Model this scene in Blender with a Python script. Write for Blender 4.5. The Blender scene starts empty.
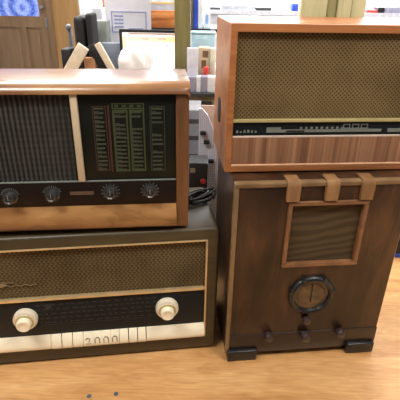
import bpy, bmesh, math, random
from mathutils import Vector, Matrix
random.seed(7)
S = bpy.context.scene
COL = S.collection
PI = math.pi

# ------------------------------------------------------------------ materials
def lin(c):
    r = []
    for v in c:
        v /= 255.0
        r.append(v/12.92 if v <= .04045 else ((v+.055)/1.055)**2.4)
    return (*r, 1)

class NT:
    def __init__(s, name, rough=.5, metal=0., coat=0., spec=.5):
        s.m = bpy.data.materials.new(name); s.m.use_nodes = True
        s.n = s.m.node_tree.nodes; s.l = s.m.node_tree.links
        s.b = s.n['Principled BSDF']
        s.b.inputs['Roughness'].default_value = rough
        s.b.inputs['Metallic'].default_value = metal
        s.b.inputs['Coat Weight'].default_value = coat
        s.b.inputs['Coat Roughness'].default_value = .12
        s.b.inputs['Specular IOR Level'].default_value = spec
    def node(s, t, **k):
        n = s.n.new(t)
        for a, v in k.items():
            if a in n.inputs: n.inputs[a].default_value = v
            else: setattr(n, a, v)
        return n
    def coords(s, scale=(1,1,1), rot=(0,0,0), loc=(0,0,0)):
        tc = s.node('ShaderNodeTexCoord'); mp = s.node('ShaderNodeMapping')
        mp.inputs['Scale'].default_value = scale; mp.inputs['Rotation'].default_value = rot
        mp.inputs['Location'].default_value = loc
        s.l.new(tc.outputs['Object'], mp.inputs['Vector']); return mp.outputs['Vector']
    def ramp(s, fac, stops):
        r = s.node('ShaderNodeValToRGB'); e = r.color_ramp.elements
        while len(e) < len(stops): e.new(.5)
        for q, (p, c) in zip(e, stops): q.position = p; q.color = lin(c)
        s.l.new(fac, r.inputs['Fac']); return r.outputs['Color']
    def mix(s, fac, a, b, mode='MIX'):
        m = s.node('ShaderNodeMix', data_type='RGBA', blend_type=mode)
        for i, v in ((0, fac), (6, a), (7, b)):
            if isinstance(v, (int, float)): m.inputs[i].default_value = v
            elif isinstance(v, tuple): m.inputs[i].default_value = lin(v)
            else: s.l.new(v, m.inputs[i])
        return m.outputs[2]
    def math(s, op, a, b=None):
        m = s.node('ShaderNodeMath', operation=op)
        for i, v in enumerate((a, b)):
            if v is None: continue
            if isinstance(v, (int, float)): m.inputs[i].default_value = v
            else: s.l.new(v, m.inputs[i])
        return m.outputs[0]
    def color(s, c):
        if isinstance(c, tuple): s.b.inputs['Base Color'].default_value = lin(c)
        else: s.l.new(c, s.b.inputs['Base Color'])
    def bump(s, h, strength=.3, dist=.001):
        b = s.node('ShaderNodeBump'); b.inputs['Strength'].default_value = strength
        b.inputs['Distance'].default_value = dist
        s.l.new(h, b.inputs['Height']); s.l.new(b.outputs[0], s.b.inputs['Normal'])

def plain(name, c, rough=.5, metal=0., coat=0., vary=.06, scale=30.):
    t = NT(name, rough, metal, coat)
    n = t.node('ShaderNodeTexNoise', Scale=scale, Detail=3.)
    t.l.new(t.coords(), n.inputs['Vector'])
    lo = tuple(max(0, int(v*(1-vary))) for v in c); hi = tuple(min(255, int(v*(1+vary))) for v in c)
    t.color(t.ramp(n.outputs['Fac'], [(.3, lo), (.7, hi)]))
    return t.m

def wood(name, stops, scale=(2, 2, 40), rot=(0,0,0), rough=.4, coat=.2, warp=.25, detail=6., fig=None, loc=(0,0,0)):
    """stretched noise grain: the axis with the small scale is the grain direction"""
    t = NT(name, rough, 0, coat)
    v = t.coords(scale, rot, loc)
    w = t.node('ShaderNodeTexNoise', Scale=1.1, Detail=2.)
    t.l.new(v, w.inputs['Vector'])
    add = t.node('ShaderNodeVectorMath', operation='MULTIPLY_ADD')
    t.l.new(w.outputs['Color'], add.inputs[0]); add.inputs[1].default_value = (warp*4,)*3
    t.l.new(v, add.inputs[2])
    n = t.node('ShaderNodeTexNoise', Scale=1., Detail=detail, Roughness=.62)
    t.l.new(add.outputs[0], n.inputs['Vector'])
    c = t.ramp(n.outputs['Fac'], stops)
    if fig:
        f = t.node('ShaderNodeTexNoise', Scale=fig[0], Detail=2.)
        t.l.new(t.coords(fig[2] if len(fig) > 2 else (1,1,1)), f.inputs['Vector'])
        c = t.mix(t.ramp(f.outputs['Fac'], [(.35, (0,0,0)), (.65, (255,255,255))]), c, fig[1], 'MULTIPLY')
    t.color(c)
    t.bump(n.outputs['Fac'], .08, .0006)
    return t.m

def emis(name, c, s):
    m = bpy.data.materials.new(name); m.use_nodes = True
    b = m.node_tree.nodes['Principled BSDF']
    b.inputs['Emission Color'].default_value = lin(c); b.inputs['Emission Strength'].default_value = s
    return m

def weave(name, c1, c2, freq, mode='diamond', c3=None, rough=.85):
    t = NT(name, rough, 0, 0, .2)
    sp = t.node('ShaderNodeSeparateXYZ'); t.l.new(t.coords((freq, freq, freq)), sp.inputs[0])
    x, z = sp.outputs['X'], sp.outputs['Z']
    if mode == 'diamond':
        a = t.math('SINE', t.math('ADD', x, z)); b = t.math('SINE', t.math('SUBTRACT', x, z))
    else:
        row = t.math('MULTIPLY', t.math('SIGN', t.math('SINE', t.math('MULTIPLY', z, .75))), 1.3)
        a = t.math('SINE', t.math('ADD', x, row)); b = t.math('SINE', t.math('MULTIPLY', z, 1.5))
    k = t.math('ADD', t.math('MULTIPLY', t.math('MAXIMUM', a, b), .5), .5) if mode == 'diamond' else \
        t.math('ADD', t.math('MULTIPLY', t.math('ADD', a, t.math('MULTIPLY', b, .5)), .33), .5)
    c = t.ramp(k, [(.4 if mode == 'diamond' else .25, c1), (.95 if mode == 'diamond' else .8, c2)])
    n = t.node('ShaderNodeTexNoise', Scale=9., Detail=4.); t.l.new(t.coords(), n.inputs['Vector'])
    c = t.mix(t.ramp(n.outputs['Fac'], [(.35, (0,0,0)), (.7, (255,255,255))]), c, c3 or (225,225,225), 'MULTIPLY')
    t.color(c); t.bump(k, .5, .0008)
    return t.m

M = {}
def bench_mat():
    t = NT('varnished_pine', .42, 0, .22)
    v = t.coords((1.9, 5.2, 1), (0, 0, .3))
    w = t.node('ShaderNodeTexNoise', Scale=1.5, Detail=3.); t.l.new(v, w.inputs['Vector'])
    add = t.node('ShaderNodeVectorMath', operation='MULTIPLY_ADD'); t.l.new(w.outputs['Color'], add.inputs[0])
    add.inputs[1].default_value = (2.4,)*3; t.l.new(v, add.inputs[2])
    n = t.node('ShaderNodeTexNoise', Scale=1.6, Detail=5., Roughness=.6); t.l.new(add.outputs[0], n.inputs['Vector'])
    c = t.ramp(n.outputs['Fac'], [(.25, (176,122,72)), (.43, (204,154,98)), (.58, (216,168,112)), (.8, (230,188,134))])
    f = t.node('ShaderNodeTexNoise', Scale=60., Detail=2.); t.l.new(t.coords((.25, 3, 1), (0,0,.25)), f.inputs['Vector'])
    c = t.mix(t.ramp(f.outputs['Fac'], [(.35, (0,0,0)), (.7, (255,255,255))]), c, (236,228,220), 'MULTIPLY')
    t.color(c); t.bump(f.outputs['Fac'], .05, .0005)
    return t.m
M['bench'] = bench_mat()
M['teak'] = wood('teak_case', [(.3, (136,84,46)), (.5, (164,104,60)), (.7, (180,120,72))], (2.5, 40, 40), rough=.4, coat=.08)
M['teak_side'] = wood('teak_side', [(.3, (142,90,52)), (.5, (164,106,64)), (.7, (176,120,76))], (30, 5, 5), rough=.35, coat=.3)
M['veneer'] = wood('striped_veneer', [(.3, (96,64,46)), (.45, (134,94,68)), (.56, (150,108,80)), (.7, (172,130,98))], (120, 1, 1.2), rough=.4, coat=.15, warp=.1)
M['teak_lip'] = plain('lip_highlight', (214,168,130), .3, 0, .3)
M['walnut'] = wood('dark_walnut', [(.28, (30,20,14)), (.43, (58,38,25)), (.58, (82,54,34)), (.78, (116,78,48))], (11, 9, 2.8), (0, .3, 0), .35, .12, .7, fig=(6., (140,122,110), (1.2, 1, .7)))
M['walnut_rib'] = wood('rib_walnut', [(.3, (116,84,54)), (.5, (138,102,66)), (.7, (158,120,82))], (30, 30, 6), rough=.35, coat=.25)
M['walnut_edge'] = wood('edge_walnut', [(.3, (104,80,54)), (.5, (128,102,70)), (.7, (148,120,84))], (14, 14, 8), rough=.35, coat=.3)
M['frame_wood'] = wood('moulding_walnut', [(.3, (104,68,44)), (.5, (128,88,58)), (.7, (146,104,70))], (14, 14, 14), rough=.3, coat=.35)
M['plinth'] = wood('ebonised_plinth', [(.3, (26,18,16)), (.7, (42,29,24))], (3, 20, 20), rough=.35, coat=.3)
M['honey'] = wood('honey_walnut', [(.28, (108,70,38)), (.42, (150,108,62)), (.58, (176,134,84)), (.76, (204,168,118))], (5, 14, 14), rough=.3, coat=.4, warp=.5, fig=(5., (190,160,130), (1,2,2)))
M['honey_top'] = ht = wood('lacquered_walnut_top', [(.25, (98,62,34)), (.42, (130,90,50)), (.58, (152,110,66)), (.78, (174,134,88))], (3.5, 22, 22), rough=.3, coat=.85, warp=.4, fig=(4., (205,175,145), (1,3,3)))
ht.node_tree.nodes['Principled BSDF'].inputs['Coat Roughness'].default_value = .24
M['red_side'] = wood('reddish_side', [(.3, (84,54,30)), (.5, (108,70,40)), (.7, (128,86,50))], (22, 22, 3), rough=.35, coat=.3)
M['olive_case'] = wood('olive_brown_case', [(.3, (56,48,32)), (.5, (68,58,38)), (.7, (80,70,46))], (3, 25, 25), rough=.42, coat=.08)
M['black_glass'] = plain('black_dial_glass', (24,29,33), .3, 0, 0)
M['black_glass'].node_tree.nodes['Principled BSDF'].inputs['Specular IOR Level'].default_value = .2
M['dial_back'] = plain('dark_dial', (20,23,18), .35, 0, 0)
M['bakelite'] = plain('brown_black_bakelite', (28,20,18), .4, 0, 0)
M['bakelite'].node_tree.nodes['Principled BSDF'].inputs['Specular IOR Level'].default_value = .2
M['dial_back'].node_tree.nodes['Principled BSDF'].inputs['Specular IOR Level'].default_value = .25
M['bakelite_knob'] = plain('dark_bakelite_knob', (48,47,48), .25, 0, .4)
M['black'] = plain('matt_black', (24,25,27), .5)
M['black_gloss'] = plain('black_lacquer', (22,26,28), .35, 0, .15)
M['rubber'] = plain('black_rubber', (20,20,20), .7)
def ribbed():
    t = NT('ribbed_grey_cloth', .9, 0, 0, .2)
    sp = t.node('ShaderNodeSeparateXYZ'); t.l.new(t.coords(), sp.inputs[0])
    a = t.math('SINE', t.math('MULTIPLY', sp.outputs['X'], 640.)); b = t.math('SINE', t.math('MULTIPLY', sp.outputs['Z'], 500.))
    k = t.math('ADD', t.math('MULTIPLY', t.math('ADD', a, t.math('MULTIPLY', b, .3)), .38), .5)
    n = t.node('ShaderNodeTexNoise', Scale=40., Detail=3.); t.l.new(t.coords(), n.inputs['Vector'])
    t.color(t.mix(n.outputs['Fac'], t.ramp(k, [(.2, (42,41,39)), (.85, (78,75,70))]), (200,200,200), 'MULTIPLY')); return t.m
M['cloth_grey'] = ribbed()
M['cloth_gold'] = weave('gold_woven_cloth', (78,64,41), (124,106,72), 700, 'diamond', (215,208,195))
M['cloth_olive'] = weave('olive_woven_cloth', (76,64,42), (116,100,70), 620, 'brick', (205,200,190))
M['cream'] = plain('cream_plastic', (200,182,152), .4, 0, .1, .03)
M['ivory'] = plain('ivory_plastic', (248,240,214), .3, 0, .3, .02)
M['knob_ivory'] = plain('ivory_knob', (228,218,196), .3, 0, .3, .03)
M['brass'] = plain('brass_trim', (226,204,160), .3, .7, 0, .05)
M['gilt'] = plain('gilt_trim', (196,184,130), .4, .4, 0, .04)
M['steel'] = plain('dull_steel', (150,150,150), .35, .9)
M['silver_print'] = plain('silver_print', (112,118,112), .5)
M['pale_line'] = plain('pale_line', (196,178,164), .4)
M['nameplate'] = plain('bronze_nameplate', (112,92,78), .35, .5)
M['p_red'] = plain('dull_red_print', (66,36,30), .6)
M['p_green'] = plain('dull_green_print', (56,66,34), .6)
M['p_teal'] = plain('dull_teal_print', (38,50,42), .6)
M['p_line'] = plain('grey_green_print', (60,66,50), .6)
M['p_faint'] = plain('faint_print', (40,43,43), .6)
def cloth_brown():
    t = NT('brown_tapestry_cloth', .9, 0, 0, .2)
    w = t.node('ShaderNodeTexWave', wave_type='BANDS', bands_direction='Z', Scale=16., Distortion=9., Detail=4.)
    w.inputs['Detail Scale'].default_value = .5
    t.l.new(t.coords((.55, 1, 1), (0, .18, 0)), w.inputs['Vector'])
    c = t.ramp(w.outputs['Fac'], [(.2, (84,70,49)), (.8, (100,84,60))])
    n = t.node('ShaderNodeTexNoise', Scale=500., Detail=2.); t.l.new(t.coords(), n.inputs['Vector'])
    t.color(t.mix(n.outputs['Fac'], c, (180,170,160), 'MULTIPLY')); return t.m
M['cloth_brown'] = cloth_brown()
M['dial_amber'] = plain('aged_dial_paper', (88,68,48), .3, 0, .2, .25, 60)

# ------------------------------------------------------------------ mesh helpers
def xbox(bm, x0, x1, y0, y1, z0, z1, bev=0., seg=2):
    r = bmesh.ops.create_cube(bm, size=1)
    vs = r['verts']
    for v in vs:
        v.co = Vector(((x0+x1)/2+v.co.x*(x1-x0), (y0+y1)/2+v.co.y*(y1-y0), (z0+z1)/2+v.co.z*(z1-z0)))
    if bev:
        es = list({e for v in vs for e in v.link_edges})
        bmesh.ops.bevel(bm, geom=es, offset=bev, segments=seg, affect='EDGES', profile=.5)

def box(x0, x1, y0, y1, z0, z1, bev=0., seg=2):
    bm = bmesh.new(); xbox(bm, x0, x1, y0, y1, z0, z1, bev, seg); return bm

def prism_x(bm, prof, x0, x1, bev=0.):
    """profile in (y,z), extruded along x"""
    a = [bm.verts.new((x0, y, z)) for y, z in prof]; b = [bm.verts.new((x1, y, z)) for y, z in prof]
    n = len(prof)
    fa = bm.faces.new(a); fb = bm.faces.new(b[::-1])
    for i in range(n):
        bm.faces.new((a[i], b[i], b[(i+1) % n], a[(i+1) % n]))
    if bev:
        bmesh.ops.bevel(bm, geom=list(fa.edges)+list(fb.edges), offset=bev, segments=3, affect='EDGES', profile=.5)

def frame(bm, x0, x1, z0, z1, t, y0, y1, bev=0.):
    xbox(bm, x0, x1, y0, y1, z1-t, z1, bev); xbox(bm, x0, x1, y0, y1, z0, z0+t, bev)
    xbox(bm, x0, x0+t, y0, y1, z0+t, z1-t, bev); xbox(bm, x1-t, x1, y0, y1, z0+t, z1-t, bev)

def lathe(bm, cx, cy, cz, prof, seg=28, sx=1.):
    """profile (radius, distance towards the viewer along -y) around a y axis"""
    rings = []
    for r, d in prof:
        if r < 1e-6: rings.append([bm.verts.new((cx, cy-d, cz))]); continue
        rings.append([bm.verts.new((cx+sx*r*math.cos(2*PI*i/seg), cy-d, cz+r*math.sin(2*PI*i/seg))) for i in range(seg)])
    for a, b in zip(rings, rings[1:]):
        for i in range(seg):
            j = (i+1) % seg
            if len(a) == 1 and len(b) == 1: continue
            if len(a) == 1: bm.faces.new((a[0], b[j], b[i]))
            elif len(b) == 1: bm.faces.new((a[i], a[j], b[0]))
            else: bm.faces.new((a[i], a[j], b[j], b[i]))
    if len(rings[0]) > 1: bm.faces.new(rings[0][::-1])
    if len(rings[-1]) > 1: bm.faces.new(rings[-1])

def tube(bm, pts, r, seg=8):
    pts = [Vector(p) for p in pts]; rings = []
    for i, p in enumerate(pts):
        d = (pts[min(i+1, len(pts)-1)]-pts[max(i-1, 0)]).normalized()
        a = d.cross(Vector((0, 0, 1))) if abs(d.z) < .9 else d.cross(Vector((1, 0, 0)))
        a.normalize(); b = d.cross(a)
        rings.append([bm.verts.new(p+r*(a*math.cos(2*PI*k/seg)+b*math.sin(2*PI*k/seg))) for k in range(seg)])
    for u, v in zip(rings, rings[1:]):
        for k in range(seg): bm.faces.new((u[k], u[(k+1) % seg], v[(k+1) % seg], v[k]))
    bm.faces.new(rings[0][::-1]); bm.faces.new(rings[-1])

def rrect(x0, x1, z0, z1, r, n=6):
    out = []
    for cx, cz, a0 in ((x1-r, z1-r, 0), (x0+r, z1-r, 90), (x0+r, z0+r, 180), (x1-r, z0+r, 270)):
        for i in range(n+1):
            a = math.radians(a0+90*i/n); out.append((cx+r*math.cos(a), cz+r*math.sin(a)))
    return out

def case(w0, w1, z0, z1, d, il, ir, ib, it, rec, rc=.01, rf=.004, rin=.0005):
    """cabinet shell: rounded outline, rounded front edge (radius rf), recessed front opening"""
    bm = bmesh.new(); loops = []
    def L(o, y, inner=False):
        if inner: p = rrect(w0+il+o, w1-ir-o, z0+ib+o, z1-it-o, rin)
        else: p = rrect(w0+o, w1-o, z0+o, z1-o, max(rc-o, .0006))
        loops.append([bm.verts.new((x, y, z)) for x, z in p])
    L(rf*.6, d); L(0, d-rf)
    for k in range(0, 6):
        a = k/5*PI/2; L(rf*(1-math.cos(a)), rf*(1-math.sin(a)))
    L(-.0006, 0, True); L(0, .001, True); L(0, rec, True)
    for a, b in zip(loops, loops[1:]):
        n = len(a)
        for i in range(n): bm.faces.new((a[i], a[(i+1) % n], b[(i+1) % n], b[i]))
    bm.faces.new(loops[0][::-1]); bm.faces.new(loops[-1])
    return bm

def obj(name, bm, mat, parent=None, smooth=True):
    bmesh.ops.recalc_face_normals(bm, faces=bm.faces)
    me = bpy.data.meshes.new(name); bm.to_mesh(me); bm.free()
    if smooth:
        me.polygons.foreach_set('use_smooth', [True]*len(me.polygons))
    me.materials.append(M[mat] if isinstance(mat, str) else mat)
    o = bpy.data.objects.new(name, me); COL.objects.link(o)
    if smooth: me.set_sharp_from_angle(angle=math.radians(38))
    if parent: o.parent = parent
    return o

def thing(name, label, cat, loc=(0,0,0), rz=0., group=None):
    o = bpy.data.objects.new(name, None); COL.objects.link(o); o.empty_display_size = .05
    o.location = loc; o.rotation_euler = (0, 0, rz); return tag(o, label, cat, group)
def tag(o, label, cat, group=None):
    o['label'] = label; o['category'] = cat
    if group: o['group'] = group
    return o
def struct(name, bm, mat, parent=None, smooth=False):
    o = obj(name, bm, mat, parent, smooth)
    if not parent: o['kind'] = 'structure'
    return o
def relabel(o, s): o['label'] = s; return o

# ------------------------------------------------------------------ camera
# table top is z = 0, the floor is 0.75 m below it
cam_d = bpy.data.cameras.new('camera'); cam = bpy.data.objects.new('camera', cam_d); COL.objects.link(cam)
S.camera = cam
H, PITCH, ROLL, F = .8776, .4596, .0209, 437.
cam_d.sensor_width = 36; cam_d.sensor_fit = 'HORIZONTAL'; cam_d.lens = F*36/400; cam_d.clip_start = .02
fw = Vector((0, math.cos(PITCH), -math.sin(PITCH))); up = Vector((0, math.sin(PITCH), math.cos(PITCH))); rt = Vector((1, 0, 0))
c_, s_ = math.cos(ROLL), math.sin(ROLL)
r2 = c_*rt+s_*up; u2 = -s_*rt+c_*up
cam.matrix_world = Matrix(((r2.x, u2.x, -fw.x, 0), (r2.y, u2.y, -fw.y, 0), (r2.z, u2.z, -fw.z, H), (0, 0, 0, 1)))
def at(px, py, Y):
    """where a line of sight measured on the photograph meets the vertical plane y = Y"""
    d = fw*F+r2*(px-200)+u2*(200-py); t = Y/d.y
    return Vector((d.x*t, Y, H+d.z*t))

# ------------------------------------------------------------------ room
FZ, CZ = -.75, 2.15
M['wall'] = plain('white_painted_wall', (226,224,226), .7, vary=.02, scale=3)
M['ceiling'] = plain('ceiling_tile', (228,228,226), .8, vary=.02)
M['floor'] = plain('grey_vinyl', (120,116,110), .5, vary=.08, scale=8)
M['tan_wood'] = wood('tan_partition', [(.3, (134,100,56)), (.5, (148,112,66)), (.7, (160,122,76))], (12, 12, 1.2), rough=.5, coat=0)
M['door_wood'] = wood('brown_door', [(.3, (104,80,54)), (.5, (118,92,64)), (.7, (130,102,74))], (12, 12, 1.2), rough=.5, coat=.1)
X0, X1, Y0, Y1 = -3.6, 3.6, -2.6, 5.5
struct('floor', box(X0, X1, Y0, Y1, FZ-.1, FZ), 'floor')
struct('ceiling', box(X0, X1, Y0, Y1, CZ, CZ+.1), 'ceiling')
struct('wall_left', box(X0-.1, X0, Y0, Y1, FZ, CZ), 'wall')
struct('wall_right', box(X1, X1+.1, Y0, Y1, FZ, CZ), 'wall')
M['wall_dim'] = plain('darkened_front_wall', (120,112,104), .7, vary=.03, scale=3)  # wall behind the camera, darkened so glossy fronts mirror less light
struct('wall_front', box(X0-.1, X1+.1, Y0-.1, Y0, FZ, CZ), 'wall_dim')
# back wall with an opening for the added window (above the frame) and the door at the left
WX0, WX1, WZ0, WZ1 = -1.45, 2.8, .86, 2.02
bm = bmesh.new()
xbox(bm, X0-.1, X1+.1, Y1, Y1+.12, FZ, WZ0); xbox(bm, X0-.1, X1+.1, Y1, Y1+.12, WZ1, CZ)
xbox(bm, X0-.1, WX0, Y1, Y1+.12, WZ0, WZ1); xbox(bm, WX1, X1+.1, Y1, Y1+.12, WZ0, WZ1)
struct('wall_back', bm, 'wall')
w = bpy.data.objects.new('added_window_1', None); COL.objects.link(w); w['kind'] = 'structure'  # unseen window, added to give the lacquered tops their sheen
bm = bmesh.new(); frame(bm, WX0, WX1, WZ0, WZ1, .05, Y1-.01, Y1+.06)
for k in (1, 2): xbox(bm, WX0+k*(WX1-WX0)/3-.025, WX0+k*(WX1-WX0)/3+.025, Y1, Y1+.05, WZ0+.05, WZ1-.05)
struct('added_window_frame', bm, 'wall', w)
M['window_glow'] = emis('added_window_glow', (240,242,250), 8.)  # glowing sheet of the added window
struct('pane', box(WX0+.04, WX1-.04, Y1+.07, Y1+.08, WZ0+.04, WZ1-.04), 'window_glow', w)

# panelled door with a blue patterned pane
d = bpy.data.objects.new('door_1', None); COL.objects.link(d); d['kind'] = 'structure'
dr = at(51, 40, Y1-.05); DX1 = dr.x; DX0 = DX1-.86
gb = at(20, 16, Y1-.05).z
DT = 1.28
bm = bmesh.new()
ya, yb = Y1-.07, Y1-.03
sx = .11
xbox(bm, DX0, DX0+sx, ya, yb, FZ, DT); xbox(bm, DX1-sx+.02, DX1, ya, yb, FZ, DT)
xbox(bm, DX0+sx, DX1-sx+.02, ya, yb, gb-.12, gb); xbox(bm, DX0+sx, DX1-sx+.02, ya, yb, DT-.12, DT)
xbox(bm, DX0+sx, DX1-sx+.02, ya, yb, FZ, FZ+.25)
m0 = at(26.5, 45, Y1-.05).x
xbox(bm, m0-.03, m0+.03, ya, yb, FZ+.25, gb-.12)
struct('door_leaf', bm, 'door_wood', d)
for a, b in ((DX0+sx, m0-.03), (m0+.03, DX1-sx+.02)):
    bm = bmesh.new(); xbox(bm, a, b, ya+.018, yb, FZ+.25, gb-.12); xbox(bm, a+.035, b-.035, ya+.008, ya+.02, FZ+.30, gb-.16, .006)
    struct('door_panel', bm, 'door_wood', d)
def blue_glass():
    t = NT('blue_patterned_glass', .2, 0, .3)
    c = at(24, 8, Y1)
    tc = t.coords((1,1,1), (0,0,0), (-c.x, 0, -c.z))
    w = t.node('ShaderNodeTexWave', wave_type='RINGS', rings_direction='SPHERICAL', Scale=2.6, Distortion=2.2, Detail=2.)
    sv = t.node('ShaderNodeVectorMath', operation='MULTIPLY'); sv.inputs[1].default_value = (1, 0, 1)
    t.l.new(tc, sv.inputs[0]); t.l.new(sv.outputs[0], w.inputs['Vector'])
    n = t.node('ShaderNodeTexNoise', Scale=45., Detail=3.); t.l.new(tc, n.inputs['Vector'])
    k = t.math('ADD', t.math('MULTIPLY', w.outputs['Fac'], .32), t.math('MULTIPLY', n.outputs['Fac'], .75))
    c = t.ramp(k, [(.3, (44,70,164)), (.52, (96,122,206)), (.85, (164,184,236))])
    t.color(c); t.l.new(c, t.b.inputs['Emission Color']); t.b.inputs['Emission Strength'].default_value = .3
    return t.m
M['blue_glass'] = blue_glass()
relabel(struct('door_pane', box(DX0+sx, DX1-sx+.02, Y1-.055, Y1-.045, gb, DT-.12), 'blue_glass', d), 'blue patterned glass pane')
bm = bmesh.new(); hz = at(49, 22, Y1-.05)
xbox(bm, DX1-.035, DX1-.005, ya-.012, ya, hz.z-.06, hz.z+.05, .004); lathe(bm, DX1-.04, ya, gb+.1, [(.012, 0), (.012, .02), (.025, .03), (.02, .05), (0, .055)], 12)
struct('door_handle', bm, 'steel', d)
struct('trim_1', box(DX1, DX1+.06, Y1-.09, Y1, FZ, DT+.06), 'door_wood')
tx = at(77, 0, Y1-.06).x
struct('trim_2', box(DX1+.06, tx, Y1-.06, Y1, FZ, CZ), 'tan_wood')

# ------------------------------------------------------------------ bench
t = thing('workbench', 'long varnished honey-coloured pine bench top carrying the four old radios', 'bench', (0, 0, FZ))
b = obj('bench_top', box(-1.9, 1.9, .12, 1.5, -FZ-.035, -FZ, .003), 'bench', t, False)
M['leg_wood'] = wood('plain_pine_leg', [(.3, (170,122,74)), (.7, (200,152,100))], (12, 12, 1.5), rough=.5, coat=0)
for x in (-1.8, 1.8):
    for y in (.2, 1.42):
        obj('leg', box(x-.035, x+.035, y-.035, y+.035, 0, -FZ-.035, .003), 'leg_wood', t, False)
M['screw'] = plain('blue_grey_screw', (112,122,140), .4, .6)
for x, y in ((-.252, .717), (-.19, .725)):
    bm = bmesh.new(); bmesh.ops.create_cone(bm, cap_ends=True, segments=16, radius1=.0058, radius2=.005, depth=.0012)
    bmesh.ops.translate(bm, verts=bm.verts, vec=(x, y, -FZ+.0005)); relabel(obj('screw_head', bm, 'screw', t), 'small blue-grey screw head in the bench top')

# ------------------------------------------------------------------ lower left radio (L)
L = thing('table_radio', 'long olive-brown radio with ivory push buttons and two ivory knobs, under the ribbed-grille radio', 'radio', (.0486, .8792, .0008), .1428)
LW, LH, LD = .594, .3708, .235
obj('cabinet', case(-LW, 0, .004, LH, LD, .028, .028, .040, .030, .014, .016, .007), 'olive_case', L)
for x in (-.55, -.05):
    for y in (.03, .2): obj('rubber_foot', box(x-.015, x+.015, y-.015, y+.015, 0, .0045), 'rubber', L)
gx0, gx1 = -LW+.028, -.028
bm = bmesh.new(); xbox(bm, gx0+.001, gx1-.001, .008, .0135, .2, .3405); obj('speaker_cloth', bm, 'cloth_olive', L)
bm = bmesh.new()
frame(bm, gx0, gx1, .0445, .3408, .0042, -.0015, .008, .0009)
relabel(obj('trim_frame', bm, 'brass', L), 'thin brass bezel around the front')
bm = bmesh.new(); xbox(bm, gx0+.004, gx1-.004, -.0015, .009, .1955, .2035, .002)
relabel(obj('trim_rail', bm, 'brass', L), 'brass rail between cloth and dial')
gl = obj('dial_glass', box(gx0+.004, gx1-.004, .003, .012, .088, .1955, .001), 'black_glass', L)
bm = bmesh.new()
for r in range(5):
    z = .125+r*.0135
    x = -.44
    while x < -.16:
        wd = random.uniform(.006, .016)
        xbox(bm, x, x+wd, .0022, .0032, z, z+.0022); x += wd+random.uniform(.004, .010)
xbox(bm, -.45, -.15, .0022, .0032, .119, .1198)
obj('station_scale', bm, 'p_faint', gl)
bm = bmesh.new(); lathe(bm, -.412, .003, .175, [(.0075, 0), (.0075, .001), (.006, .0014), (0, .0014)], 20)
relabel(obj('dial_disc', bm, 'p_faint', gl), 'small faint round disc')  # faint disc, a little paler than the dial glass
# ivory strip with the push buttons
prof = [(.012, .0487), (.0, .0487), (-.008, .0505), (-.0105, .055), (-.0095, .064), (-.0070, .073), (-.003, .081), (.002, .088), (.012, .088)]
xs = [-.4165, -.3905, -.3645, -.338, -.3145, -.2925, -.271, -.2495, -.2260, -.2035, -.1816]
for a, b in ((gx0+.004, xs[0]-.0004), (xs[-1]+.001, gx1-.004)):
    bm = bmesh.new(); prism_x(bm, prof, a, b, .0006); obj('ivory_strip', bm, 'ivory', L)
prof2 = [(y-(.0012 if y < .01 else 0), z) for y, z in prof]
M['ink'] = plain('brown_ink', (132,112,84), .6)
for i, (a, b) in enumerate(zip(xs, xs[1:])):
    if 3 <= i <= 6: g = .0002
    else: g = .0011
    bm = bmesh.new(); prism_x(bm, prof2, a+g, b-g, .0006)
    k = obj('push_button', bm, 'ivory', L)
    if 3 <= i <= 6:
        bm = bmesh.new(); c = (a+b)/2
        pts = [(c-.006, -.0105, .060), (c-.006, -.0085, .072), (c-.003, -.0075, .0752), (c+.002, -.0075, .0752), (c+.005, -.0085, .072), (c+.005, -.0105, .060)]
        if i == 3: pts = [(c-.006, -.0085, .072), (c-.002, -.0075, .0752), (c+.004, -.0083, .073), (c+.003, -.0098, .066), (c-.006, -.0107, .060), (c+.006, -.0107, .060)]
        tube(bm, pts, .0015, 6); relabel(obj('printed_mark', bm, 'ink', k), 'brown printed mark')
obj('button_slot', box(xs[0]-.002, xs[-1]+.002, .0025, .0035, .049, .0875), 'black', L)
# two double knobs
for cx, cz in ((-.466, .148), (-.127, .150)):
    bm = bmesh.new(); lathe(bm, cx, .003, cz, [(.0275, 0), (.0285, .004), (.0285, .012), (.0265, .016), (.0215, .0175), (.0205, .0195)], 40)
    k = obj('knob', bm, 'knob_ivory', L)
    bm = bmesh.new(); lathe(bm, cx, .003, cz, [(.0205, .0175), (.0212, .019), (.0205, .021), (.0175, .0215)], 40)
    relabel(obj('knob_ring', bm, 'gilt', k), 'gilt ring on the knob')
    bm = bmesh.new(); lathe(bm, cx, .003, cz, [(.0168, .019), (.0172, .030), (.0160, .034), (.0135, .0355), (.011, .0345), (0, .0345)], 40)
    obj('knob_cap', bm, 'ivory', k)
# handwritten style emblem, too soft to read
M['emblem'] = plain('tarnished_gilt', (150,132,98), .4, .3)
bm = bmesh.new(); z0 = .240; pts = []
for i in range(60):
    q = i/59; pts.append((-.545+.115*q, .006, z0+.0035*math.sin(q*34)*(1-q*.5)))
tube(bm, pts, .0008, 6)
tube(bm, [(-.535, .006, z0+.009), (-.51, .006, z0+.0105), (-.480, .006, z0+.0085)], .0010, 6); xbox(bm, -.535, -.497, .005, .008, z0-.001, z0+.0065, .0015)
relabel(obj('emblem', bm, 'emblem', L), 'small gilt script emblem')

# ------------------------------------------------------------------ upper left radio (B)
BZ = LH+.0012
B = thing('table_radio', 'walnut radio with rounded honey-coloured top, ribbed grey grille and dark station dial', 'radio', (-.0254, .8728, BZ), .11)
BW, BH, BD = .457, .3303, .175
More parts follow.
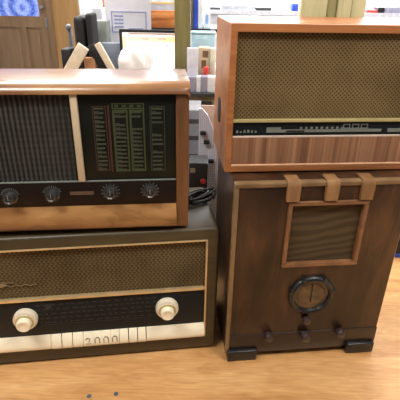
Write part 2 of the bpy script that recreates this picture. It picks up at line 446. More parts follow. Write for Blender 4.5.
# rounded top slab and back shell
def arc(cy, cz, r, a0, a1, n=8, ry=None):
    ry = ry or r
    return [(cy+ry*math.cos(math.radians(a0+(a1-a0)*i/n)), cz+r*math.sin(math.radians(a0+(a1-a0)*i/n))) for i in range(n+1)]
prof = [(.012, .3085)] + [(-.004, .3095)] + arc(.026, .302, .0283, 165, 90, 8, .032) + arc(BD-.02, BH-.02, .02, 90, 0, 6) + [(BD, .3085)]
bm = bmesh.new(); prism_x(bm, prof, -BW-.002, .002, .011); obj('top_panel', bm, 'honey_top', B)
obj('back_panel', box(-BW+.02, -.02, .016, BD-.004, .01, .3085), 'red_side', B)
for x0, x1 in ((-BW, -BW+.0275), (-.0275, 0)):
    obj('side_panel', box(x0, x1, .0, BD, .006, .3085, .003), 'red_side', B)
prof = [(.016, .008), (.000, .008), (-.007, .012), (-.012, .019), (-.0135, .028), (-.012, .038), (-.008, .048), (-.003, .056), (.0015, .0657), (.016, .0657)]
bm = bmesh.new(); prism_x(bm, prof, -BW+.0275, -.0275); obj('base_rail', bm, 'honey', B)
for x in (-.42, -.04):
    for y in (.03, .14): obj('foot', box(x-.012, x+.012, y-.012, y+.012, 0, .008), 'rubber', B)
# fluted grille cloth
bm = bmesh.new(); N = 21; xa, xb = -BW+.0275, -.2335
prof = []
for i in range(N*8+1):
    x = xa+(xb-xa)*i/(N*8); prof.append((x, .0085-.0022*abs(math.sin(PI*i/8))))
lo = [bm.verts.new((x, y, .1235)) for x, y in prof]; hi = [bm.verts.new((x, y, .3085)) for x, y in prof]
lb = [bm.verts.new((x, .016, .1235)) for x, y in prof]; hb = [bm.verts.new((x, .016, .3085)) for x, y in prof]
for i in range(len(prof)-1):
    bm.faces.new((lo[i], lo[i+1], hi[i+1], hi[i])); bm.faces.new((hi[i], hi[i+1], hb[i+1], hb[i])); bm.faces.new((lb[i], lb[i+1], lo[i+1], lo[i])); bm.faces.new((hb[i], hb[i+1], lb[i+1], lb[i]))
bm.faces.new((lo[0], hi[0], hb[0], lb[0])); bm.faces.new((lo[-1], lb[-1], hb[-1], hi[-1]))
obj('speaker_cloth', bm, 'cloth_grey', B)
obj('divider_strip', box(-.2345, -.2208, -.0015, .016, .1235, .3085, .002), 'cream', B)
dg = obj('dial_glass', box(-.2206, -.0277, .006, .016, .1235, .3085, .001), 'dial_back', B)
def scale_col(name, x0, x1, z0, z1, mat, head=False, frame_w=.0016, rows=15, skew=.0):
    bm = bmesh.new()
    frame(bm, x0, x1, z0, z1, frame_w, .0050, .0062)
    o = obj(name, bm, mat, dg)
    bm = bmesh.new(); h = (z1-z0)/rows
    xbox(bm, x0+.0036, x0+.0044, .0050, .0061, z0+h*.1, z1-h*.1)
    for r in range(rows):
        z = z0+h*r+h*.25
        q = random.random()
        a = x0+.004; b = x1-.004-random.uniform(0, .004)
        if q > .12:
            xbox(bm, a, b, .0052, .0061, z, z+h*.38)
            if random.random() > .5: xbox(bm, a, (a+b)/2, .0050, .0061, z+h*.5, z+h*.62)
    obj('station_names', bm, 'p_line', o)
scale_col('station_scale', -.1945, -.167, .145, .284, 'p_red')
scale_col('station_scale', -.155, -.1245, .143, .276, 'p_green', frame_w=.0032)
scale_col('station_scale', -.121, -.091, .143, .276, 'p_green', frame_w=.0032)
scale_col('station_scale', -.0805, -.0495, .143, .283, 'p_teal', frame_w=.002)
bm = bmesh.new(); frame(bm, -.155, -.091, .2775, .2895, .0022, .0050, .0062)
for k in range(4): xbox(bm, -.150+k*.0150, -.150+k*.0150+.008, .0052, .0062, .2812, .2856)
obj('scale_header', bm, 'p_green', dg)
bm = bmesh.new(); xbox(bm, -.1642, -.1605, .0052, .0062, .143, .286); relabel(obj('scale_pointer', bm, 'p_red', dg), 'dull red tuning line')
# control strip
obj('control_strip', box(-BW+.0276, -.0276, .0005, .016, .0658, .1222, .002), 'bakelite', B)
relabel(obj('trim_rail', box(-BW+.0276, -.0276, .001, .012, .1222, .1236), 'silver_print', B), 'thin grey highlight line above the knobs')  # grey line drawn in for the highlight on the control strip
relabel(obj('nameplate', box(-.2557, -.2055, -.0005, .001, .0925, .1005, .0004), 'nameplate', B), 'small bronze nameplate')
for i, (cx, cz) in enumerate(((-.3795, .0925), (-.2925, .0955), (-.1695, .0975), (-.0847, .0985))):
    bm = bmesh.new(); lathe(bm, cx, .0008, cz, [(.0165, 0), (.0165, .002), (.012, .003), (.0118, .015), (.0105, .0185), (.008, .0195), (.006, .0175), (0, .0175)], 32)
    k = obj('knob', bm, 'bakelite_knob', B)
    bm = bmesh.new()
    n = 11
    for q in range(n):
        a = math.radians(-35+250*q/(n-1)) if i >= 2 else math.radians(20+140*q/(n-1))
        bmesh.ops.create_cube(bm, size=1, matrix=Matrix.Translation((cx+.0185*math.cos(a), 0, cz+.0185*math.sin(a))) @ Matrix.Rotation(-a, 4, 'Y') @ Matrix.Diagonal((.0036, .0012, .0009, 1)))
    relabel(obj('dial_ticks', bm, 'silver_print', k), 'pale tick marks around the knob')
    obj('pointer', box(cx-.0008, cx+.0008, -.0192, -.0165, cz, cz+.0105), 'silver_print', k)

# ------------------------------------------------------------------ tombstone radio (T)
T = thing('tombstone_radio', 'tall dark walnut upright radio with square cloth grille and round dial, on the bench', 'radio', (.0786, .8412, .0008), .1146)
TH, TD = .5002, .245
obj('cabinet', case(-.005, .397, .018, TH, TD, .1205, .098, .264, .050, .012, .006, .005), 'walnut', T)
for nm, a in (('left', (-.0065, .0065)), ):
    pass
bm = bmesh.new()  # paler strips along the top and left front edges only
prism_x(bm, [(.012, TH-.010), (-.002, TH-.010), (-.004, TH-.006), (-.003, TH-.001), (.001, TH+.001), (.012, TH+.001)], -.006, .398, .001)
relabel(obj('edge_strip', bm, 'walnut_edge', T), 'pale strip along the top front edge')
bm = bmesh.new(); xbox(bm, -.0062, .0045, -.0025, .012, .0185, TH-.010, .0025, 3)
relabel(obj('edge_strip', bm, 'walnut_edge', T), 'pale strip down the left front edge')
obj('plinth', box(.0045, .3965, -.0022, .03, .0175, .078, .002), 'plinth', T)
for x0, x1 in ((-.001, .0765), (.318, .394)):
    obj('foot', box(x0, x1, -.012, .05, 0, .032, .004, 3), 'black_gloss', T)
    obj('foot', box(x0, x1, TD-.05, TD, 0, .018, .004, 3), 'black_gloss', T)
bm = bmesh.new(); frame(bm, .1155, .300, .2825, .4545, .010, -.006, .013, .0025)
obj('grille_frame', bm, 'frame_wood', T)
obj('speaker_cloth', box(.1245, .291, .006, .0115, .291, .445), 'cloth_brown', T)
for c in (.122, .2085, .2885):
    w_ = .0145
    prof = [(.0, .4575), (-.009, .4575), (-.0095, .474), (-.0095, .492), (-.0085, .499), (-.005, .5040), (.001, .5052), (.030, .5052), (.030, .5006), (.0005, .5006), (0, .4985)]
    bm = bmesh.new(); prism_x(bm, prof, c-w_, c+w_, .0012); obj('rib', bm, 'walnut_rib', T)
# round dial
cx, cz = .2, .197
bm = bmesh.new(); lathe(bm, cx, 0, cz, [(.057, 0), (.057, .005), (.054, .010), (.049, .012), (.0445, .010), (.0425, .004), (.0425, .0005)], 56)
bz = obj('dial_bezel', bm, 'black_gloss', T)
M['dial_print'] = plain('dark_dial_print', (64,48,36), .5)
bm = bmesh.new(); lathe(bm, cx, 0, cz, [(.0423, 0), (.0423, .0030), (0, .0044)], 48); df = obj('dial_face', bm, 'dial_amber', bz)
bm = bmesh.new()
for q in range(25):
    a = math.radians(-30+240*q/24)
    bmesh.ops.create_cube(bm, size=1, matrix=Matrix.Translation((cx+.034*math.cos(a), -.0038, cz+.034*math.sin(a))) @ Matrix.Rotation(-a, 4, 'Y') @ Matrix.Diagonal((.005, .001, .0008, 1)))
obj('dial_marks', bm, 'dial_print', df)
obj('dial_pointer', box(cx-.001, cx+.001, -.0056, -.0046, cz-.02, cz+.034), 'black', df)
for a in (62, 118, 15, 165):   # raised lugs round the bezel
    a = math.radians(a); bm = bmesh.new(); lathe(bm, cx+.053*math.cos(a), 0, cz+.053*math.sin(a), [(.007, 0), (.007, .010), (.005, .0115), (0, .0115)], 16); obj('bezel_lug', bm, 'black_gloss', bz)
M['plum_knob'] = plain('plum_brown_bakelite', (54,42,42), .32, 0, .3)
for cx, cz, r in ((.1955, .1235, .0095), (.1012, .0775, .0115), (.199, .069, .0125), (.2911, .0755, .0115)):
    y = 0 if cz > .08 else -.0022
    bm = bmesh.new(); lathe(bm, cx, y, cz, [(r*.8, 0), (r, .003), (r, .014), (r*.85, .018), (r*.5, .020), (0, .020)], 24)
    obj('knob', bm, 'plum_knob', T)

# ------------------------------------------------------------------ upper right radio (U)
U = thing('table_radio', 'wide teak radio with gold woven grille, on top of the tall upright radio', 'radio', (.053, .8933, TH+.0012), .0993)
UW, UH, UD = .60, .3106, .218
f0 = .003
obj('cabinet', case(0, UW, f0, UH, UD, .0135, .0135, .0128, .0160, .016, .003, .0022), 'teak', U)
M['lip'] = M['teak_lip']
for x in (.06, .30):
    for y in (.03, UD-.03): obj('foot', box(x-.02, x+.02, y-.015, y+.015, 0, f0+.001), 'rubber', U)
relabel(obj('gap_shade', box(.012, UW-.012, .010, UD-.01, .0005, f0+.0015), 'black', U), 'black filler put in for the shade under the radio')  # black sheet stands in for the shade between the stacked radios
obj('speaker_cloth', box(.0137, UW-.0137, .009, .0155, .121, UH-.0162), 'cloth_gold', U)
relabel(obj('trim_rail', box(.0137, UW-.0137, .0005, .0155, .1155, .1215, .001), 'gilt', U), 'pale gilt rail under the cloth')
dgl = obj('dial_glass', box(.0137, UW-.0137, .005, .0155, .0855, .1155), 'black_glass', U)
relabel(obj('trim_line', box(.0137, UW-.0137, .0015, .0155, .0815, .0855, .0006), 'pale_line', U), 'pale line under the dial')
obj('front_panel', box(.0137, UW-.0137, .002, .0155, .0205, .0815), 'veneer', U)
relabel(obj('lower_lip', box(.0137, UW-.0137, -.0003, .0155, .0165, .0208, .0012), 'lip', U), 'pale edge below the veneer panel, coloured as its highlight')  # highlight along the lower edge put into the lip colour
bm = bmesh.new()
xbox(bm, .087, .343, .0035, .0052, .0925, .0985); xbox(bm, .087, .118, .0035, .0052, .0985, .1035)
xbox(bm, .2500, .3130, .0035, .0052, .0985, .1010); xbox(bm, .358, .41, .0035, .0052, .0915, .0995)
for k in range(9): xbox(bm, .160+k*.0115, .160+k*.0115+.0052, .0035, .0052, .0995, .1040)
for k in range(3): frame(bm, .256+k*.020, .256+k*.020+.015, .1000, .1100, .0015, .0035, .0052)
for k in range(12): xbox(bm, .43+k*.011, .43+k*.011+.005, .0035, .0052, .094, .099)
obj('station_scale', bm, 'silver_print', dgl)
obj('scale_pointer', box(.130, .170, .0028, .0036, .0940, .0970), 'black', dgl)
bm = bmesh.new()
for k, h in enumerate((.005, .003, .0055, .006, .005, .004)): xbox(bm, .0215+k*.0080, .0215+k*.0080+.0042, .0035, .0052, .0925, .0925+h)
obj('printed_mark', bm, 'silver_print', dgl)
# recessed slot in the left side
bm = bmesh.new()
sc = (.122, .112)
n = 20; ring = []
for i in range(n):
    a = 2*PI*i/n; ring.append((sc[0]+.021*math.copysign(abs(math.cos(a))**.7, math.cos(a)), sc[1]+.029*math.copysign(abs(math.sin(a))**.7, math.sin(a))))
a = [bm.verts.new((-.0012, y, z)) for y, z in ring]; b = [bm.verts.new((.0005, y, z)) for y, z in ring]
bm.faces.new(a); bm.faces.new(b[::-1])
for i in range(n): bm.faces.new((a[i], b[i], b[(i+1) % n], a[(i+1) % n]))
relabel(obj('side_socket', bm, 'black', U), 'black oval socket plate on the left side')

# ------------------------------------------------------------------ cable on top of the lower left radio
M['cable'] = plain('black_cable', (18,19,20), .45)
bm = bmesh.new(); pts = []
for i in range(220):
    a = i/219*2*PI*6.2
    r = 1+.18*math.sin(a*.7+1)
    pts.append((-.002+.033*r*math.cos(a)+.006*math.sin(a*.37), 1.028+.034*r*math.sin(a+.1*i/20), LH+.0035+.0135*i/219+.0012*math.sin(a*1.7)))
tube(bm, pts, .0027, 8)
tag(obj('cable', bm, 'cable'), 'black cable coiled on the end of the olive-brown radio', 'cable')

# ------------------------------------------------------------------ things on the bench behind the radios
def ubox(name, px0, px1, py0, Y, z0, dep, mat, label, cat, group=None, bev=.003, parts=None):
    """upright box between two measured columns, top at a measured row, standing at z0"""
    zt = at((px0+px1)/2, py0, Y).z; x0 = at(px0, py0, Y).x; x1 = at(px1, py0, Y).x
    t = thing(name, label, cat, ((x0+x1)/2, Y+dep/2, z0), 0, group); hw = (x1-x0)/2; h = zt-z0
    o = obj('body', box(-hw, hw, -dep/2, dep/2, 0, h, min(bev, hw*.4)), mat, t)
    return t, hw, h
M['grey_case'] = plain('grey_metal_case', (128,130,136), .45, .1)
M['dk_grey'] = plain('dark_grey_plastic', (58,60,62), .5)
M['white_pl'] = plain('white_plastic', (212,216,228), .45)
M['red_pl'] = plain('red_plastic', (212,70,66), .35)
t, hw, h = ubox('instrument_case', 176, 201, 110, 1.36, 0, .13, 'grey_case', 'grey metal instrument case behind the two left radios, seen in the gap', 'instrument')
for py in (123.5, 140, 158):
    z = at(194, py, 1.36).z; obj('vent_slot', box(-hw+.004, hw-.004, -.0662, -.0645, z, z+.014), 'dk_grey', t)
bm = bmesh.new(); lathe(bm, hw-.016, -.065, .345, [(.008, 0), (.008, .012), (0, .013)], 14); obj('knob', bm, 'black', t)
# white perforated panel
x0 = at(199, 115, 1.30).x; x1 = at(226, 115, 1.30).x
t = thing('speaker_baffle', 'white perforated panel with black clips standing in the gap between the radio stacks', 'panel', ((x0+x1)/2, 1.31, 0))
def perf():
    t_ = NT('white_perforated_sheet', .5)
    v = t_.node('ShaderNodeTexVoronoi', Scale=170.); v.inputs['Randomness'].default_value = 0.
    t_.l.new(t_.coords(), v.inputs['Vector'])
    t_.color(t_.ramp(v.outputs['Distance'], [(.18, (120,126,140)), (.34, (206,212,228))])); return t_.m
M['perf'] = perf()
hw = (x1-x0)/2
def zz(px, py): return (at(px, py, 1.30).x-(x0+x1)/2, at(px, py, 1.30).z)
pl_ = [(-hw, 0), (hw, 0), (hw, .15), zz(217, 158), zz(213.5, 130), zz(208, 116), zz(202, 109), (-hw, zz(199, 109)[1])]
bm = bmesh.new(); a_ = [bm.verts.new((x, -.006, z)) for x, z in pl_]; b_ = [bm.verts.new((x, .006, z)) for x, z in pl_]
bm.faces.new(a_); bm.faces.new(b_[::-1])
for i in range(len(pl_)): bm.faces.new((a_[i], b_[i], b_[(i+1) % len(pl_)], a_[(i+1) % len(pl_)]))
obj('panel', bm, 'perf', t, False)
for px, py in ((206.5, 142), (211, 161), (203, 133)):
    p = at(px, py, 1.30); bm = bmesh.new(); xbox(bm, p.x-(x0+x1)/2-.009, p.x-(x0+x1)/2+.009, -.02, -.006, p.z-.005, p.z+.006, .002)
    relabel(obj('clip', bm, 'black', t), 'black clip')
M['pinkish'] = plain('pinkish_card', (186,156,142), .6)
ubox('card_sheet', 199, 222, 105.5, 1.44, 0, .006, 'pinkish', 'pinkish-brown card behind the white perforated panel', 'card', bev=.001)
t, hw, h = ubox('charger', 189, 208, 163, 1.21, 0, .07, 'dk_grey', 'small dark grey charger with red lamp, behind the olive-brown radio', 'charger')
p = at(203, 181, 1.21); bm = bmesh.new(); lathe(bm, p.x-t.location.x, -.035, p.z, [(.008, 0), (.008, .004), (.005, .007), (0, .008)], 16)
relabel(obj('lamp', bm, 'red_pl', t), 'round red lamp')
M['cream_lab'] = plain('cream_label', (188,184,160), .6)
p = at(192.5, 170, 1.21); relabel(obj('label_plate', box(p.x-t.location.x-.007, p.x-t.location.x+.008, -.037, -.0345, p.z-.008, p.z+.006), 'cream_lab', t), 'cream label')

# black case at the right edge
t = thing('carry_case', 'black case with a blue base strip, on the bench behind the upright radio', 'case', (.84, 1.405, 0))
obj('body', box(-.13, .13, -.07, .07, .014, .10, .008), 'black', t)
M['blue_pl'] = plain('blue_plastic', (52,84,190), .4)
relabel(obj('base_strip', box(-.13, .13, -.07, .07, 0, .014, .002), 'blue_pl', t), 'blue base strip')

# ------------------------------------------------------------------ counter behind the bench
CT = .515
M['khaki'] = plain('khaki_painted_board', (132,122,92), .6)
M['dark_edge'] = plain('dark_edging', (44,46,48), .5)
t = thing('counter', 'long counter with dark edging and khaki front behind the bench', 'counter', (.19, 1.98, FZ))
obj('worktop', box(-.83, .83, -.36, .36, CT-FZ-.014, CT-FZ, .002), 'dark_edge', t, False)
obj('apron', box(-.83, .83, -.345, .34, CT-FZ-.085, CT-FZ-.014), 'khaki', t, False)
for x in (-.78, .78):
    for y in (-.28, .28): obj('leg', box(x-.03, x+.03, y-.03, y+.03, 0, CT-FZ-.085), 'khaki', t, False)
ha, hb_ = at(195, 105.5, 1.62), at(212, 102, 1.62)
relabel(obj('drawer_handle', box(ha.x-.19, hb_.x-.19, -.362, -.345, ha.z-FZ, hb_.z-FZ, .002), 'black', t), 'black handle')

# olive timber upright
M['olive_timber'] = wood('olive_timber', [(.3, (110,104,64)), (.5, (134,126,80)), (.7, (156,148,100))], (26, 26, 1.5), rough=.6, coat=0)
M['pale_timber'] = wood('pale_timber', [(.3, (176,172,128)), (.5, (196,192,148)), (.7, (208,204,164))], (26, 26, 1.5), rough=.5, coat=0)
M['mid_timber'] = wood('mid_timber', [(.3, (140,136,92)), (.7, (162,156,112))], (26, 26, 1.5), rough=.5, coat=0)
a = at(174.5, 20, 1.74).x; b = at(190.5, 20, 1.74).x
tag(obj('timber_post', box(a, b, 1.74, 1.79, CT, 1.25, .003), 'olive_timber'), 'olive-green timber post rising behind the walnut radio', 'post')
# bundle of pale boards behind the upper right radio
x0 = at(301, 10, 1.2).x; x1 = at(366, 10, 1.2).x
t = thing('timber_bundle', 'pale yellow-green timber boards standing upright behind the teak radio', 'timber', (x0, 1.2, 0))
q = [0, .075, .115, .135, x1-x0]; wts = [0, .40, .56, .78, 1.0]; W_ = x1-x0
for i, (mt, d0) in enumerate((('pale_timber', 0), ('mid_timber', .008), ('pale_timber', .002), ('pale_timber', .004))):
    obj('board', box(W_*wts[i]+.0006, W_*wts[i+1]-.0006, d0, .045, 0, 1.1, .002), mt, t)

# monitor
Ym = 1.80
x0 = at(119, 32, Ym).x; x1 = at(189, 32, Ym).x; zt = at(150, 30, Ym).z
t = thing('monitor', 'small black-framed screen showing a white page with a yellow banner', 'screen', ((x0+x1)/2, Ym+.02, CT))
hw = (x1-x0)/2; h = zt-CT
bm = bmesh.new(); frame(bm, -hw, hw, .012, h, .010, -.02, .0, .001); xbox(bm, -hw+.01, hw-.01, -.008, .004, .02, h-.01); obj('frame', bm, 'black', t)
obj('base', box(-.08, .08, -.03, .05, 0, .012, .003), 'black', t)
M['scr_white'] = emis('screen_white', (250,250,246), .62); M['scr_yel'] = emis('screen_yellow', (246,220,110), .62)
M['scr_red'] = emis('screen_red', (226,70,30), .5); M['scr_grey'] = emis('screen_grey', (150,155,150), .45); M['scr_pink'] = emis('screen_pink', (190,120,90), .45)
sc_ = obj('screen', box(-hw+.01, hw-.01, -.010, -.008, .022, h-.010), 'scr_white', t, False)
def srect(px0, px1, py0, py1, mat, nm, yy=-.0112):
    p0 = at(px0, py0, Ym); p1 = at(px1, py1, Ym); ox = (x0+x1)/2
    z1_ = min(p0.z-CT, h-.0105)
    return obj(nm, box(max(p0.x-ox, -hw+.0102), min(p1.x-ox, hw-.0102), yy, -.0098, p1.z-CT, z1_), mat, sc_, False)
srect(128, 186, 33, 36, 'scr_pink', 'screen_header'); srect(122, 127, 36, 48, 'scr_yel', 'screen_menu')
srect(127.5, 186, 36.3, 43, 'scr_yel', 'screen_banner')
srect(141, 149, 38, 40.5, 'scr_red', 'screen_heading', -.0120); srect(157, 166, 38, 40.5, 'scr_red', 'screen_heading', -.0120)
for q in ((165, 168, 45, 47), (169, 172, 49.5, 51), (151, 153, 57, 66), (155, 157, 56, 60), (157, 159, 60, 62), (161, 164, 58, 60)):
    srect(*q, 'scr_grey', 'screen_drawing')
# white plastic bag, crumpled
bm = bmesh.new(); bmesh.ops.create_icosphere(bm, subdivisions=4, radius=1)
pl = at(117, 55, 1.68); pr = at(151, 55, 1.68); ptop = at(134, 44, 1.68)
cxb = (pl.x+pr.x)/2; hb = (ptop.z-CT)
from mathutils import noise
for v in bm.verts:
    c = v.co.copy(); nz = noise.noise(c*1.8)*.16+noise.noise(c*4)*.06
    e = c*(1+nz)
    v.co = Vector((e.x*(pr.x-pl.x)/2, e.y*.05, max(0, hb*.5+e.z*hb*.5)))
M['bag'] = plain('white_polythene', (236,236,236), .4, 0, .1, .02)
o = obj('plastic_bag', bm, 'bag'); o.location = (cxb, 1.70, CT)
tag(o, 'crumpled white plastic bag in front of the screen', 'bag')

# white printed poster behind the monitor
M['paper'] = plain('lilac_white_paper', (238,238,250), .7, vary=.01); M['form_blue'] = plain('pale_blue_print', (150,160,206), .7)
Yp = 1.98
a = at(105.5, 20, Yp); b = at(151, 20, Yp); zb = at(128, 43, Yp).z
t = thing('notice', 'large lilac-white printed form standing behind the screen', 'notice', ((a.x+b.x)/2, Yp, CT)); hw = (b.x-a.x)/2
obj('stand', box(-.05, .05, .002, .02, 0, .35), 'dk_grey', t)
obj('sheet', box(-hw, hw, -.003, .002, zb-CT, 1.0-CT), 'paper', t, False)
bm = bmesh.new(); p0 = at(111, 11, Yp); p1 = at(147, 33, Yp); ox = (a.x+b.x)/2
frame(bm, p0.x-ox, p1.x-ox, p1.z-CT, p0.z-CT, .004, -.0042, -.0032)
for k in range(4):
    z = at(120, 16+k*3.6, Yp).z-CT; xbox(bm, p0.x-ox+.012, p0.x-ox+.05, -.0042, -.0032, z-.003, z+.003)
xbox(bm, p0.x-ox+.07, p1.x-ox-.015, -.0042, -.0032, at(130, 29, Yp).z-CT, at(130, 28, Yp).z-CT)
obj('printed_form', bm, 'form_blue', t, False)

# hutch shelf over the counter
SH = at(205, 30, 1.95).z
t = thing('hutch_shelf', 'thin black shelf over the counter carrying folders and a sunset picture', 'shelf', (0, 1.95, CT))
hx0 = at(150, 30, 1.95).x+.0; hx1 = .78
M['shelf_black'] = plain('black_shelf', (44,44,50), .5)
obj('shelf_board', box(hx0, hx1, .045, .27, SH-CT-.012, SH-CT), 'shelf_black', t, False)
for x in (hx0, hx1-.012): obj('side_support', box(x, x+.012, .05, .26, 0, SH-CT-.012), 'shelf_black', t, False)
# sunset picture, white card behind
def sunset():
    t_ = NT('orange_sunset_print', .5)
    n = t_.node('ShaderNodeTexNoise', Scale=14., Detail=4.); t_.l.new(t_.coords((.5, 1, 3)), n.inputs['Vector'])
    t_.color(t_.ramp(n.outputs['Fac'], [(.3, (150,84,52)), (.48, (214,130,70)), (.6, (230,160,90)), (.72, (190,70,50))])); return t_.m
M['sunset'] = sunset()
Ys = 2.01
t, hw, h = ubox('picture_card', 150, 176, 10.5, Ys, SH, .01, 'sunset', 'orange and brown picture card standing on the black shelf', 'picture', bev=.001)
t, hw, h = ubox('carton', 148, 178, -12, Ys+.05, SH, .06, 'white_pl', 'white carton with a yellow line behind the orange picture card', 'carton')
M['yel'] = plain('yellow_tape', (232,206,140), .5)
z = at(160, 3, Ys+.05).z-SH; relabel(obj('tape', box(-hw, hw, -.0315, -.0300, z-.004, z+.004), 'yel', t), 'yellow line')
# folders on the shelf
M['blue_f'] = plain('blue_folder', (44,74,190), .45); M['char_f'] = plain('charcoal_folder', (84,84,90), .5)
M['white_f'] = plain('white_folder', (230,232,238), .5); M['paleblue'] = plain('pale_blue_label', (150,180,226), .5)
x_prev = None
for px0, px1, mt, lab in ((191.2, 193.8, 'char_f', 'charcoal folder, leftmost on the black shelf by the green post'), (194.2, 198.2, 'blue_f', 'bright blue folder on the black shelf'),
                          (198.8, 203.2, 'white_f', 'white folder right beside the blue folder'), (203.8, 210.5, 'white_f', 'white folder with a pale blue label on the black shelf')):
    t, hw, h = ubox('folder', px0, px1, -14 if px0 < 199 else (9 if px0 < 203 else 12), 2.0, SH, .17, mt, lab, 'folder', 'folders on the black shelf', .001)
    if px0 > 203: relabel(obj('spine_label', box(-.006, .006, -.0865, -.0848, .02, h-.01), 'paleblue', t), 'pale blue spine label')
# box of teal and small goods below the shelf
M['teal'] = plain('pale_teal_plastic', (188,222,240), .45)
a0 = SH-.014
t = thing('storage_box', 'pale teal plastic box under the black shelf', 'box', (at(203, 40, 1.9).x, 1.955, CT)); hw = (at(215.5, 40, 1.9).x-at(191.5, 40, 1.9).x)/2; a0 = at(203, 31.5, 1.9).z
obj('body', box(-hw, hw, -.035, .030, 0, a0-CT-.012, .004), 'teal', t)
obj('lid', box(-hw-.002, hw+.002, -.037, .032, a0-CT-.012, a0-CT-.004, .002), 'teal', t)
M['sheet_w'] = plain('white_lilac_sheet', (222,224,240), .5); M['beige'] = plain('beige_card', (206,186,156), .6); M['creamy'] = plain('cream_card', (226,222,196), .6)
M['brown_fig'] = plain('brown_print', (120,92,72), .6); M['lav'] = plain('lavender_grey', (150,150,172), .5)
ubox('paper_sleeve', 187, 198.5, 48, 1.66, CT+.045, .012, 'sheet_w', 'white paper sleeve standing by the green post', 'paper', bev=.001)
t, hw, h = ubox('picture_carton', 198.8, 209.8, 48, 1.76, CT, .06, 'beige', 'beige carton with brown printed figures', 'carton')
bm = bmesh.new(); xbox(bm, -.006, .016, -.0312, -.0298, h-.035, h-.01); xbox(bm, -.010, .008, -.0312, -.0298, h-.075, h-.045); xbox(bm, .0, .016, -.0312, -.0298, h-.09, h-.07)
obj('printed_figure', bm, 'brown_fig', t)
ubox('card_box', 210.3, 215.5, 49, 1.74, CT, .06, 'creamy', 'narrow cream box right of the beige carton', 'box')
t, hw, h = ubox('pot', 203.3, 209.2, 67.5, 1.70, CT, .03, 'red_pl', 'small red pot in front of the beige carton', 'pot', bev=.006)
for px0, px1, mt, lab in ((186.5, 196, 'lav', 'lavender-grey small box under the paper sleeve'), (196.4, 200.6, 'white_f', 'small white box between two grey ones'), (201, 207.2, 'lav', 'small lavender-grey box below the red pot'), (207.6, 215.5, 'white_f', 'small white box at the right end of the row')):
    ubox('small_box', px0, px1, 77.0, 1.64, CT, .045 if px0 < 190 else .04, mt, lab, 'box', 'small boxes along the counter edge', .001)

# ------------------------------------------------------------------ clutter left on the counter
M['cream_board'] = plain('cream_board', (226,212,188), .5); M['card'] = plain('brown_cardboard', (176,130,92), .7)
M['blk_soft'] = plain('black_leatherette', (26,27,30), .55)
def slab(px0, py0, px1, py1, wpx, Y, dep, mat, name, label, cat):
    """leaning board between two measured points, base brought down to the counter"""
    a = at(px0, py0, Y); b = at(px1, py1, Y)
    dv = (a-b); k = (a.z-CT)/dv.z; foot = a-dv*k
    ln = (a-foot).length; ang = math.atan2(a.x-foot.x, a.z-foot.z)
    w = (at(200+wpx, 50, Y).x-at(200, 50, Y).x)/2
    o = obj(name, box(-w, w, 0, dep, 0, ln, .003), mat); o.location = foot+Vector((0, 0, w*abs(math.sin(ang)))); o.rotation_euler = (0, ang, 0)
    return tag(o, label, cat)
# two tall black padded shapes = one folding case
t = thing('headset_case', 'tall black padded case of two lobes standing behind the walnut radio', 'case', (at(82, 40, 1.70).x, 1.75, CT))
ox = at(82, 40, 1.70).x
for px0, px1, py in ((73.5, 85, 16), (86.3, 92.5, 13.5)):
    a = at(px0, 35, 1.70).x-ox; b = at(px1, 35, 1.70).x-ox; z = at((px0+px1)/2, py, 1.70).z-CT
    obj('lobe', box(a, b, -.05, .05, 0, z, (b-a)*.45, 5), 'blk_soft', t)
obj('bridge', box(at(84, 35, 1.7).x-ox, at(87.5, 35, 1.7).x-ox, -.02, .03, .0, .14, .003), 'dk_grey', t)
slab(83.5, 50, 70, 74, 12, 1.63, .015, 'cream_board', 'board', 'cream board leaning in front of the tall black case', 'board')
slab(90, 47, 104, 72, 8, 1.66, .02, 'blk_soft', 'strap_case', 'black narrow case leaning to the left beside the cream strip', 'case')
slab(97, 45, 111, 70, 6.5, 1.635, .012, 'cream_board', 'cream_strip', 'narrow cream strip leaning beside the black narrow case', 'board')
ubox('cardboard_box', 83.5, 95, 58, 1.72-.06, CT, .025, 'card', 'brown cardboard box between the leaning cream pieces', 'box')
ubox('black_tub', 60, 70, 49, 1.70, CT, .07, 'blk_soft', 'low black tub at the left end of the clutter', 'tub', bev=.01)
t, hw, h = ubox('metal_stand', 67, 70.5, 27, 1.80, CT, .02, 'grey_case', 'slim grey metal stand behind the low black tub', 'stand')
bm = bmesh.new(); lathe(bm, 0, -.01, h, [(.011, 0), (.011, .012), (.006, .016), (0, .016)], 16); obj('knob', bm, 'grey_case', t)
M['gg'] = plain('grey_green_box', (132,140,136), .5); M['lg'] = plain('light_grey_box', (184,188,196), .5); M['gb2'] = plain('blue_grey_board', (150,158,176), .5)
ubox('grey_box', 93, 106, 21, 1.86, CT, .08, 'gg', 'grey-green box left of the printed form', 'box')
ubox('light_carton', 92, 101, 8, 1.99, CT, .08, 'lg', 'light grey carton behind the grey-green box', 'carton')
ubox('tan_tube', 101.5, 105, -6, 2.10, CT, .02, 'card', 'thin tan tube beside the printed form', 'tube')
ubox('white_carton', 77.5, 100, -14, 2.12, CT, .12, 'white_f', 'tall white carton at the back behind the black padded case', 'carton')
ubox('letter_tray', 101, 121, 43, 1.84, CT, .03, 'gb2', 'blue-grey board under the printed form', 'tray')

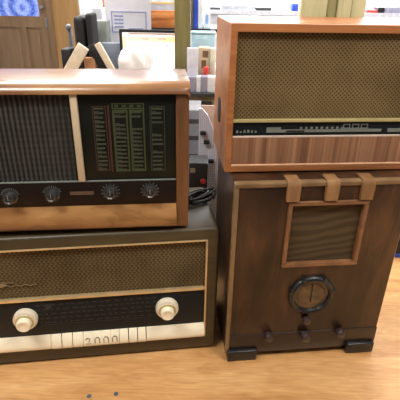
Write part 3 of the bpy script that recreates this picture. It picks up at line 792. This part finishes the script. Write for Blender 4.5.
# ------------------------------------------------------------------ far white shelf
Yf = 4.2; zs = at(300, 11.5, Yf).z
t = thing('wall_shelf', 'long white shelf unit far behind, above the teak radio', 'shelf', (1.2, Yf+.2, FZ))
M['far_white'] = plain('far_white_laminate', (214,214,224), .5)
obj('shelf_board', box(-1.2, 2.0, -.2, .2, zs-FZ-.035, zs-FZ), 'far_white', t, False)
obj('cupboard', box(-1.18, 1.98, -.18, .2, 0, zs-FZ-.035), 'far_white', t, False)
def far(name, px0, px1, py0, mat, label, cat, bev=.004): return ubox(name, px0, px1, py0, Yf+.02, zs, .12, mat, label, cat, bev=bev)
far('dark_tool', 209.5, 221, 7.2, 'dk_grey', 'small dark tool on the far white shelf, left', 'tool', .01)
far('dark_tool', 256, 272, 7.5, 'dk_grey', 'dark flat tool in the middle of the far white shelf', 'tool', .01)
far('mug', 292.5, 301, 3.5, 'blue_pl', 'blue mug on the far white shelf beside the pale boards', 'mug', .01)
far('red_tin', 367, 378, 10, 'red_pl', 'flat red tin on the far white shelf', 'tin')
far('black_tin', 378.5, 385, 7.5, 'black', 'small black tin beside the red tin', 'tin')
far('parts_tray', 386, 402, 7, 'lav', 'grey-lilac tray at the right end of the far shelf', 'tray')
far('parts_tray', 222, 255, 5, 'lg', 'light grey low tray between the two dark tools', 'tray')

# ------------------------------------------------------------------ light
def panel(x, y, e, sx=1.2, sy=.3, lab=''):
    t = thing('ceiling_light', lab, 'light', (x, y, CZ))
    bm = bmesh.new(); xbox(bm, -sx/2, sx/2, -sy/2, sy/2, -.04, 0); obj('housing', bm, 'white_f', t, False)
    obj('diffuser', box(-sx/2+.02, sx/2-.02, -sy/2+.02, sy/2-.02, -.046, -.04), M['tube'], t, False)
    l = bpy.data.lights.new('fluorescent', 'AREA'); l.shape = 'RECTANGLE'; l.size = sx-.06; l.size_y = sy-.06; l.energy = e; l.color = (1, .965, .91)
    lo = bpy.data.objects.new('fluorescent', l); COL.objects.link(lo); lo.parent = t; lo.location = (0, 0, -.05)
M['tube'] = emis('fluorescent_diffuser', (255,246,230), 3.)
panel(-1.0, .15, 20, lab='left ceiling light nearest above the bench front'); panel(1.0, .15, 18, lab='right ceiling light nearest above the bench front')
panel(-.9, 1.9, 26, lab='ceiling light above the counter, left'); panel(1.1, 1.9, 26, lab='ceiling light above the counter, right')
panel(-1.2, 3.9, 26, lab='far ceiling light, left'); panel(1.1, 3.9, 34, lab='far ceiling light, right')
w = bpy.data.worlds.new('world'); S.world = w; w.use_nodes = True
w.node_tree.nodes['Background'].inputs[0].default_value = (.8, .85, 1, 1); w.node_tree.nodes['Background'].inputs[1].default_value = .3

S.view_settings.view_transform = 'Standard'; S.view_settings.look = 'None'
S.view_settings.exposure = .6; S.view_settings.gamma = 1; S.view_settings.use_curve_mapping = False
